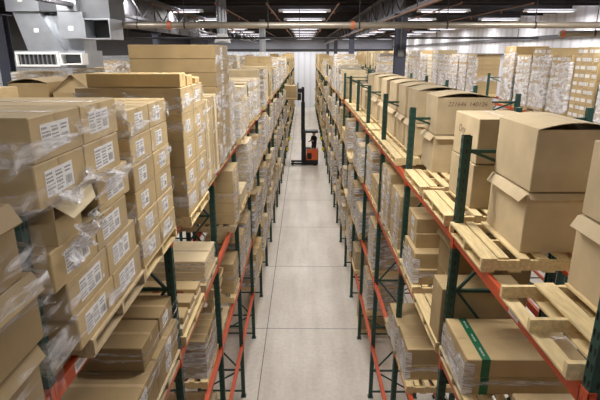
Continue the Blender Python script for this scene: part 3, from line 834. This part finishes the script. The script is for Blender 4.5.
# crumpled film tails near the camera, on the wrapped stacks of the left rack
def crumple(loc, w, h, seed, label, rx=0):
    rr = random.Random(seed); b = MB(); n, m_ = 26, 12
    for j in range(m_+1):
        for i in range(n+1):
            u, v = i/n, j/m_
            b.v.append((.02+.028*rr.random()+.03*math.sin(u*17+v*5+seed), (u-.5)*w, (v-.5)*h*(.6+.4*math.sin(u*PI))+.03*math.sin(u*9+seed)+.01*rr.random()))
    for j in range(m_):
        for i in range(n):
            a = j*(n+1)+i; b.f.append((a, a+1, a+n+2, a+n+1)); b.m.append(b.mi('film'))
    o = b.build('film_scrap', None, loc); o.rotation_euler = (rx, 0, 0); tag(o, label, 'plastic wrap', 'loose scraps of stretch film')
crumple((-1.33, 2.8, 7.32), .95, .10, 3, 'twisted rope of clear film across the nearest left stack', -.05)
crumple((-1.31, 2.62, 7.05), .5, .16, 5, 'bunched clear film hanging over a torn box on nearest left stack', .25)
crumple((-1.35, 5.4, 7.60), .9, .10, 7, 'loose film edge under the long golden cartons', 0)

# ------------------------------------------------------------------ leaning pallet on the left rack
d, s, bt, one, omb = pallet_meshes('wood', False)
o = put('wooden_pallet', one, None, (-1.75, 7.95, BT[1]+.52)); o.rotation_euler = (0, math.radians(-82), 0)
o.scale = (.85, .9, 1)
tag(o, 'empty wooden pallet leaning on its edge on the second shelf, left rack', 'pallet')
o.location = (-1.62, 7.98, BT[1]+.515)

# ------------------------------------------------------------------ columns, girders, roof steel
for i, (cx, cy) in enumerate([(2.94, 15.5), (2.94, 31.5), (2.94, 47.5), (2.94, 63.5), (-9.3, 15.5), (-9.3, 31.5), (-9.3, 47.5)]):
    b = MB(); w = .16
    b.box(-w, w, -w, -w+.02, 0, 9.15, 'column'); b.box(-w, w, w-.02, w, 0, 9.15, 'column'); b.box(-.01, .01, -w+.02, w-.02, 0, 9.15, 'column')
    b.box(-w, w-.0, -w+.02, -w+.03, 0, 9.15, 'column')
    o = empty('steel_column', (cx, cy, 0)); b.build('column_shaft', o)
    c2 = MB(); c2.box(-.16, .16, -.28, .28, 0, .03, 'column'); c2.build('base_plate', o)
    c3 = MB(); c3.box(-.26, .26, -.26, .26, 9.15, 9.18, 'column'); c3.build('cap_plate', o)
    if i == 0:
        c4 = MB(); c4.box(-.09, .07, -.25, -.16, 7.95, 8.15, 'grey'); tag(c4.build('junction_box', o), 'small grey junction box')
        c5 = MB(); c5.tube((-.02, -.2, 8.15), (-.02, -.2, 9.1), .02, 'grey', 8); c5.build('conduit', o)
    tag(o, ['dark blue-grey steel column nearest right of the aisle, behind the cartons', 'second steel column right of the aisle', 'third steel column right of the aisle', 'fourth steel column right of the aisle, by far wall', 'nearest steel column at far left beside the duct', 'second steel column at far left', 'third steel column at far left'][i], 'column')
def girder(x, y0, y1, label):
    o = empty('roof_girder', (x, y0, 0)); L = y1-y0
    b = MB(); b.box(-.09, .09, 0, L, 9.18, 9.27, 'girder'); b.build('bottom_chord', o)
    b = MB(); b.box(-.09, .09, 0, L, 9.93, 10.02, 'girder'); b.build('top_chord', o)
    b = MB(); n = int(L/2.6)
    for i in range(n):
        ya, ym, yb = i*L/n, (i+.5)*L/n, (i+1)*L/n
        b.bar((0, ya, 9.27), (0, ym, 9.93), .045, .045, 'girder'); b.bar((0, ym, 9.93), (0, yb, 9.27), .045, .045, 'girder')
    b.build('web', o)
    tag(o, label, 'girder')
    return o
girder(2.96, -8, 74.5, 'open-web steel girder over the right column line')
girder(-5.9, -8, 74.5, 'open-web steel girder above the duct left of the aisle')
b = MB(); b.box(3.10, 3.13, 16, 33, 9.0, 10.0, 'girder')
for q in range(9): b.box(3.08, 3.10, 16+q*2.1, 16.06+q*2.1, 9.0, 10.0, 'darksteel')
tag(b.build('draft_curtain'), 'grey sheet draft curtain hanging from roof beside right girder', 'curtain')
b = MB(); b.box(-6.2, -6.17, 17, 30, 8.9, 10.0, 'girder')
for q in range(7): b.box(-6.17, -6.15, 17+q*2, 17.06+q*2, 8.9, 10.0, 'darksteel')
tag(b.build('draft_curtain'), 'grey sheet draft curtain hanging from roof right of duct', 'curtain')
jm = MB(); jm.box(XL, XR, -.03, .03, 10.02, 10.06, 'darksteel'); jm.box(XL, XR, -.006, .006, 10.06, 10.26, 'darksteel'); jm.box(XL, XR, -.05, .05, 10.26, 10.3, 'darksteel')
JM = jm.mesh('roof_joist')
y = -6.0
while y < 74:
    if abs(((y-23.7+60) % 6.0)) > .3 and abs(((y-23.7+60) % 6.0)) < 5.7:
        tag(put('roof_joist', JM, None, (0, y, 0)), 'dark steel joist running across the roof under the metal deck', 'joist', 'roof joists')
    y += 1.5
# ------------------------------------------------------------------ pipes
def pipe(name, p, q, r, mat, label, hang=(), fit=(), cat='pipe', drops=()):
    o = empty(name, p); P0 = Vector(p); b = MB(); b.tube((0, 0, 0), Vector(q)-P0, r, mat, 14); b.build('pipe_run', o)
    for h in hang:
        h = Vector(h)-P0
        b = MB(); b.tube(h, (h.x, h.y, 10.02-P0.z), .012, 'darksteel', 6); b.tube(h-(Vector(q)-P0).normalized()*.02, h+(Vector(q)-P0).normalized()*.02, r*1.15, 'darksteel', 14); b.build('hanger', o)
    for h in fit:
        h = Vector(h)-P0; dd = (Vector(q)-P0).normalized()*.05
        b = MB(); b.tube(h-dd, h+dd, r*1.3, 'copper', 12); tag(b.build('coupling', o), 'orange pipe coupling')
    for h in drops:
        h = Vector(h)-P0
        b = MB(); b.tube(h, h-Vector((0, 0, .12)), .016, 'copper', 8); b.tube(h-Vector((0, 0, .12)), h-Vector((0, 0, .14)), .05, 'copper', 8); tag(b.build('sprinkler_head', o), 'orange sprinkler head')
    tag(o, label, cat)
pipe('sprinkler_main', (-5.4, 14, 8.79), (12.9, 14, 8.79), .085, 'pipe', 'thick pale sprinkler main crossing the whole roof from left to right', hang=[(x, 14, 8.79) for x in (-4.6, -3.3, -1.0, 1.5, 3.9, 6.3, 8.6, 11.5)], fit=[(x, 14, 8.79) for x in (-3.72, 1.32)])
pipe('conduit_run', (-8.5, 20, 8.62), (9.2, 20, 8.62), .04, 'black', 'thin black pipe crossing the roof below the sprinkler main', hang=[(x, 20, 8.62) for x in (-7, -4.2, -.2, 5.2, 8.4)])
pipe('sprinkler_main', (7.3, 14.6, 8.58), (12.9, 13.4, 8.62), .08, 'pipe', 'shorter pale pipe at right below the sprinkler main', hang=[(8.2, 14.4, 8.585), (12, 13.6, 8.61)], fit=[(7.4, 14.58, 8.58)])
for i, (x, z) in enumerate([(-5.8, 9.85), (-3.4, 9.85), (-1.45, 9.85), (1.30, 9.85), (5.9, 9.85), (8.6, 9.85)]):
    pipe('sprinkler_branch', (x, 19.4, z), (x, 70, z), .03, 'rustpipe', f"slim rust-coloured sprinkler branch along roof, {['leftmost', 'second from left', 'just left of aisle', 'just right of aisle', 'second from right', 'rightmost'][i]}",
         fit=[(x, 19.5, z)], drops=[(x, y_, z) for y_ in (22.5, 26.5, 30.5, 36, 42)])
pipe('sprinkler_branch', (2.62, 9, 9.06), (2.62, 60, 9.06), .03, 'rustpipe', 'slim rust-coloured pipe running lengthwise beside the right column line', hang=[(2.62, 12, 9.06), (2.62, 20, 9.06)], fit=[(2.62, 19, 9.06)])

# ------------------------------------------------------------------ ducts
du = empty('air_duct', (-6.7, 13, 7.68)); dl = Vector((-6.7, 13, 7.68))
def dpart(name, boxes, label=None, hexas=()):
    b = MB()
    for (x0, x1, y0, y1, z0, z1, m) in boxes: b.box(x0-dl.x, x1-dl.x, y0-dl.y, y1-dl.y, z0-dl.z, z1-dl.z, m)
    for pts, m in hexas: b.hexa([Vector(p)-dl for p in pts], m)
    o = b.build(name, du)
    if label: o['label'] = label
    return o
dpart('outlet_box', [(-7.6, -5.75, 13.06, 14.2, 7.68, 8.12, 'galv')])
fr = dpart('large_grille', [(-7.56, -6.42, 13.0, 13.06, 8.03, 8.09, 'white'), (-7.56, -6.42, 13.0, 13.06, 7.72, 7.77, 'white'), (-7.56, -7.5, 13.0, 13.06, 7.77, 8.03, 'white'), (-6.48, -6.42, 13.0, 13.06, 7.77, 8.03, 'white'), (-7.5, -6.48, 13.05, 13.058, 7.77, 8.03, 'inner_shade')], 'white-framed grille with dark louvres')
b = MB()
for q in range(9): b.box(-7.44+q*.115-dl.x, -7.425+q*.115-dl.x, .0, .05, .09, .35, 'galv')
b.build('louvre', fr)
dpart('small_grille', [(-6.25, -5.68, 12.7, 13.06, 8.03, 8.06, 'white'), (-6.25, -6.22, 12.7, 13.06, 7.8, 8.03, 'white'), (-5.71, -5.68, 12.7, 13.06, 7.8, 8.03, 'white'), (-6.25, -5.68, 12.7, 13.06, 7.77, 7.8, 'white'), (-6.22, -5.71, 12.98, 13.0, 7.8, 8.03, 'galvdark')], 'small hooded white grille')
dpart('tapered_duct', [], None, [([(-7.25, 13.1, 8.12), (-6.3, 13.1, 8.12), (-6.3, 14.1, 8.12), (-7.25, 14.1, 8.12), (-7.5, 13.1, 9.08), (-6.82, 13.1, 9.08), (-6.82, 14.1, 9.08), (-7.5, 14.1, 9.08)], 'galv')])
dpart('tapered_duct', [], None, [([(-6.38, 13.3, 8.12), (-5.85, 13.3, 8.12), (-5.85, 14.1, 8.12), (-6.38, 14.1, 8.12), (-6.78, 13.3, 9.0), (-5.85, 13.3, 9.0), (-5.85, 14.1, 9.0), (-6.78, 14.1, 9.0)], 'galv')])
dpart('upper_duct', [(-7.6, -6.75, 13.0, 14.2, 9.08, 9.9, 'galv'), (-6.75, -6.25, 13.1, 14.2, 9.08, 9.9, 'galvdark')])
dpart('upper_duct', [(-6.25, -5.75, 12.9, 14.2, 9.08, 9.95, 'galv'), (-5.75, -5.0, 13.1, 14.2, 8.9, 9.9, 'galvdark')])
dpart('side_branch', [(-6.25, -5.62, 12.9, 14.0, 8.42, 9.06, 'galv')])
t_ = .03
dpart('open_mouth', [(-5.62, -4.95, 12.9, 13.8, 8.40, 8.40+t_, 'galv'), (-5.62, -4.95, 12.9, 13.8, 8.87, 8.87+t_, 'galv'), (-5.62, -5.62+t_, 12.9, 13.8, 8.43, 8.87, 'galv'), (-4.95-t_, -4.95, 12.9, 13.8, 8.43, 8.87, 'galv'), (-5.59, -4.98, 13.5, 13.52, 8.43, 8.87, 'inner_shade')], 'open duct mouth with dark inside')  # dark sheet across the mouth paints the shade inside
for q, (x, z, y_) in enumerate([(-6.95, 8.62, 13.085), (-5.95, 8.66, 12.885), (-7.2, 9.35, 12.985), (-6.05, 9.35, 12.885)]):
    dpart('paper_sticker', [(x-.06, x+.06, y_, y_+.01, z-.05, z+.05, 'label')], 'small white sticker')
for x in (-7.4, -5.8):
    dpart('hanger_rod', [(x-.01, x+.01, 13.6, 13.62, 9.9, 10.3, 'darksteel')])
tag(du, 'big galvanised air duct with white grilles hanging at upper left', 'duct')
for i, (x, y_, zb) in enumerate([(-3.35, 20.6, 8.45), (-2.75, 33.0, 7.75)]):
    o = empty('vertical_duct', (x, y_, zb)); b = MB(); b.tube((0, 0, .35), (0, 0, 10.3-zb), .2, 'galv', 18); b.build('round_duct', o)
    b = MB(); b.tube((0, 0, 0), (0, 0, .35), .34, 'white', 18, .2); b.build('diffuser', o)
    tag(o, ['nearer round vertical air duct hanging above left boxes', 'farther round vertical air duct with flared outlet above left boxes'][i], 'duct')

# ------------------------------------------------------------------ lamps
hm = MB(); hm.box(-1.2, 1.2, -.05, .05, .06, .12, 'white')
hm.hexa([(-1.2, -.16, .0), (1.2, -.16, .0), (1.2, -.15, .0), (-1.2, -.15, .0), (-1.2, -.16, .06), (1.2, -.16, .06), (1.2, -.08, .06), (-1.2, -.08, .06)], 'white')
hm.hexa([(-1.2, .15, .0), (1.2, .15, .0), (1.2, .16, .0), (-1.2, .16, .0), (-1.2, .08, .06), (1.2, .08, .06), (1.2, .16, .06), (-1.2, .16, .06)], 'white')
HM = hm.mesh('lamp_housing')
tm = MB()
for yy in (-.09, .09): tm.tube((-1.0, yy, .02), (1.0, yy, .02), .03, 'lamp', 8)
TM = tm.mesh('lamp_tube')
def area(loc, sx, sy, power, col, name='lamp_or_fill_light'):
    l = bpy.data.lights.new(name, 'AREA'); l.shape = 'RECTANGLE'; l.size = sx; l.size_y = sy; l.energy = power; l.color = col
    o = put(name, l, None, loc); return o
COLS = [(-11.4, 'far left'), (-5.9, 'second left'), (0.0, 'above the main aisle'), (6.4, 'right of the columns'), (11.3, 'along the right wall')]
for x, cn in COLS:
    for n in range(-5, 9):
        y_ = 23.7+6*n
        if y_ < YN+1 or y_ > YF-1: continue
        o = empty('strip_lamp', (x, y_, 9.86)); put('lamp_housing', HM, o); put('lamp_tube', TM, o)
        tag(o, f"fluorescent strip lamp, {cn}, {ORD[n+5]} row from camera" + (' wall' if False else ''), 'lamp', 'fluorescent strip lamps under the roof')
        la = area((x, y_, 9.84), 2.2, .25, (190 if abs(x) < 7 else 130)*(1 if n > -4 else .16), (1, .965, .925))  # two unseen rows by the camera added at low power for box fronts
        la.data.spread = math.radians(178)
        roof_fill = area((x, y_, 10.0), 2.2, .25, 70, (.93, .93, 1)); roof_fill.rotation_euler = (PI, 0, 0)  # added upward fill over each lamp, brightens the roof deck
w = bpy.data.worlds.new('world'); SC.world = w; w.use_nodes = True
w.node_tree.nodes['Background'].inputs[0].default_value = (.75, .8, 1, 1); w.node_tree.nodes['Background'].inputs[1].default_value = .3

# ------------------------------------------------------------------ reach truck
ty = 35.45
tr = empty('reach_truck', (0.5, ty, 0)); tl = Vector((.5, ty, 0))
def tp(name, boxes=(), tubes=(), label=None, parent=None):
    b = MB()
    for (x0, x1, y0, y1, z0, z1, m) in boxes: b.cbox(x0-tl.x, x1-tl.x, y0-tl.y, y1-tl.y, z0, z1, min(.02, (z1-z0)*.3, (x1-x0)*.3, (y1-y0)*.3), m)
    for (p, q, r, m) in tubes: b.tube(Vector(p)-tl, Vector(q)-tl, r, m, 16)
    o = b.build(name, parent or tr)
    if label: o['label'] = label
    return o
tp('chassis', [(.05, 1.04, ty-.5, ty+.5, .1, .5, 'black'), (.05, .14, ty-.5, ty+.5, .5, 1.25, 'black'), (.92, 1.04, ty-.5, ty+.5, .5, 1.15, 'black')])
tp('power_unit', [(.16, 1.0, ty-.52, ty+.1, .42, 1.2, 'truck')], label='orange body panel')
tp('battery_cover', [(.22, .55, ty-.535, ty-.52, .5, .95, 'black')], label='dark panel on the orange side')
tp('floor_plate', [(.14, .92, ty+.1, ty+.5, .5, .56, 'black')])
tp('control_console', [(.14, .5, ty-.3, ty+.1, 1.2, 1.3, 'grey')])
for (x, yy) in ((.85, ty-.42), (.85, ty+.42)): tp('drive_wheel', tubes=[((x, yy-.06, .14), (x, yy+.06, .14), .14, 'rubber')])
for s_ in (-1, 1):
    lg = tp('base_leg', [(-1.0, .05, ty+s_*.44-.06, ty+s_*.44+.06, .06, .2, 'black')])
    tp('load_wheel', tubes=[((-.85, ty+s_*.44-.05, .075), (-.85, ty+s_*.44+.05, .075), .075, 'rubber')])
for s_ in (-1, 1):
    tp('outer_mast_rail', [(-.22, .05, ty+s_*.32-.05, ty+s_*.32+.05, .1, 2.6, 'black')])
    tp('middle_mast_rail', [(-.24, .04, ty+s_*.25-.04, ty+s_*.25+.04, 1.9, 4.6, 'black')])
    tp('inner_mast_rail', [(-.2, .0, ty+s_*.19-.03, ty+s_*.19+.03, 3.6, 5.7, 'black')])
    tp('lift_cylinder', tubes=[((-.02, ty+s_*.12, .3), (-.02, ty+s_*.12, 4.5), .04, 'grey')])
tp('mast_crossbar', [(-.12, .04, ty-.3, ty+.3, 2.45, 2.6, 'black'), (-.12, .04, ty-.24, ty+.24, 4.45, 4.58, 'black'), (-.14, 0, ty-.2, ty+.2, 5.55, 5.7, 'black'), (-.12, .04, ty-.3, ty+.3, .3, .5, 'black')])
tp('fork_carriage', [(-.44, -.2, ty-.3, ty+.3, 5.3, 5.6, 'black'), (-.44, -.24, ty-.36, ty+.36, 4.78, 5.25, 'black'), (-.5, -.44, ty-.4, ty-.34, 4.75, 6.0, 'black'), (-.5, -.44, ty+.34, ty+.4, 4.75, 6.0, 'black'), (-.5, -.44, ty-.4, ty+.4, 5.92, 6.0, 'black'), (-.5, -.44, ty-.02, ty+.02, 4.75, 6.0, 'black'), (-.46, -.3, ty-.3, ty+.3, 4.9, 5.1, 'black')])
for s_ in (-1, 1): tp('fork', [(-1.5, -.44, ty+s_*.24-.05, ty+s_*.24+.05, 4.80, 4.84, 'black')])
tp('overhead_guard', [(-.1, 1.02, ty-.42, ty+.42, 2.42, 2.56, 'black')])
for s_ in (-1, 1): tp('guard_post', [(.05, .11, ty+s_*.38-.03, ty+s_*.38+.03, 1.2, 2.42, 'black')])
tag(tr, 'orange and black reach truck across the aisle with its mast raised', 'forklift')
o = empty('wooden_pallet', (-.98, ty, 4.842)); d, s, bt, one, omb = pallet_meshes('wood', False)
put('top_deck', d, o); put('bottom_deck', bt, o)
for yy in (-.49, 0, .49): put('stringer', s, o, (0, yy, 0))
o.scale = (.82, .95, 1); tag(o, 'wooden pallet lifted on the forks of the reach truck', 'pallet')
for i in range(2):
    mb = MB(); box_geo(mb, .88, .9, .42, 'tan', 'plain', 2)
    tag(mb.build('cardboard_box', None, (-.98, ty, 4.972+i*.422)), ['lower box on the raised forks of the reach truck', 'upper box on the raised forks of the reach truck'][i], 'box')

# ------------------------------------------------------------------ operator
def person(loc, rz):
    J = [ # (x,y,z, r, parent)  facing -x
     ((0, 0, .95), .15, None), ((0, 0, 1.10), .14, 0), ((-.01, 0, 1.28), .16, 1), ((-.01, 0, 1.42), .14, 2), ((-.02, 0, 1.50), .065, 3), ((-.04, 0, 1.57), .075, 4), ((-.045, 0, 1.66), .10, 5), ((-.04, 0, 1.75), .07, 6),
     ((0, .10, .88), .105, 0), ((-.06, .12, .50), .07, 8), ((.01, .12, .10), .05, 9), ((-.03, .12, .045), .045, 10), ((-.14, .13, .035), .035, 11),
     ((0, -.10, .88), .105, 0), ((-.04, -.12, .50), .07, 13), ((.03, -.12, .10), .05, 14), ((-.01, -.12, .045), .045, 15), ((-.12, -.13, .035), .035, 16),
     ((-.01, .19, 1.39), .07, 3), ((-.03, .25, 1.12), .05, 18), ((-.26, .19, 1.08), .038, 19), ((-.33, .17, 1.08), .035, 20),
     ((-.01, -.19, 1.39), .07, 3), ((-.05, -.26, 1.14), .05, 22), ((-.27, -.19, 1.16), .038, 23), ((-.34, -.17, 1.17), .035, 24)]
    me = bpy.data.meshes.new('person_cage'); me.from_pydata([j[0] for j in J], [(i, j[2]) for i, j in enumerate(J) if j[2] is not None], [])
    o = bpy.data.objects.new('cage', me); COL.objects.link(o)
    sk = o.modifiers.new('skin', 'SKIN')
    for i, j in enumerate(J):
        me.skin_vertices[0].data[i].radius = (j[1], j[1]*(1.0 if i not in (1, 2, 3) else 1.25)); me.skin_vertices[0].data[i].use_root = (i == 0)
    sb = o.modifiers.new('sub', 'SUBSURF'); sb.levels = 2; sb.render_levels = 2
    dg = bpy.context.evaluated_depsgraph_get(); m2 = bpy.data.meshes.new_from_object(o.evaluated_get(dg)); bpy.data.objects.remove(o)
    m2.materials.clear()
    for n_ in ('cloth', 'trouser', 'skin', 'rubber'): m2.materials.append(M[n_])
    for p in m2.polygons:
        c = p.center; p.use_smooth = True
        p.material_index = 2 if c.z > 1.50 or (c.x < -.28 and c.z > 1) else (3 if c.z < .1 else (1 if c.z < .95 else 0))
    b = put('person', m2, None, loc, rz)
    # fingers, facial features, hair and cap
    for sy, hx, hz in ((1, -.34, 1.08), (-1, -.35, 1.17)):
        for f_ in range(4):
            q = MB(); y0 = sy*.17-.03+f_*.02; L = [.055, .065, .06, .045][f_]
            q.tube((hx, y0, hz), (hx-L*.7, y0, hz-.005), .010, 'skin', 8); q.tube((hx-L*.7, y0, hz-.005), (hx-L, y0, hz-.04), .009, 'skin', 8); q.build('finger', b)
        q = MB(); q.tube((hx+.02, sy*.17-sy*.03, hz), (hx-.02, sy*.17-sy*.055, hz-.01), .011, 'skin', 8); q.build('thumb', b)
    q = MB(); q.tube((-.135, 0, 1.67), (-.165, 0, 1.645), .012, 'skin', 8, .018)
    q.build('nose', b)
    for sy in (1, -1):
        q = MB(); q.tube((-.125, sy*.035, 1.685), (-.145, sy*.035, 1.685), .012, 'black', 8); q.build('eye', b)
        q = MB(); q.tube((-.04, sy*.085, 1.655), (-.045, sy*.108, 1.66), .028, 'skin', 10); q.build('ear', b)
    q = MB(); q.tube((-.128, -.025, 1.61), (-.128, .025, 1.61), .007, 'redprint', 6); q.build('mouth', b)
    q = MB()
    for i in range(5):
        a0, a1 = i/5*PI/2, (i+1)/5*PI/2
        q.tube((-.035, 0, 1.70+.10*math.sin(a0)), (-.035, 0, 1.70+.10*math.sin(a1)), .112*math.cos(a0)+.004, 'black', 16, .112*math.cos(a1)+.004)
    q.box(-.25, -.10, -.07, .07, 1.705, 1.715, 'black'); tag(q.build('cap', b), 'black peaked cap')
    q = MB(); q.box(.03, .075, -.07, .07, 1.58, 1.70, 'black'); tag(q.build('hair', b), 'dark hair under the cap')
    return b
pp = person((.74, ty+.26, .56), .75); pp.scale = (1.12, 1.12, 1.05)
tag(pp, 'person in dark clothes and cap standing in the reach truck', 'person')

# ------------------------------------------------------------------ view
SC.view_settings.view_transform = 'Standard'; SC.view_settings.look = 'None'; SC.view_settings.gamma = 1
SC.view_settings.use_curve_mapping = False; SC.view_settings.exposure = 0.14
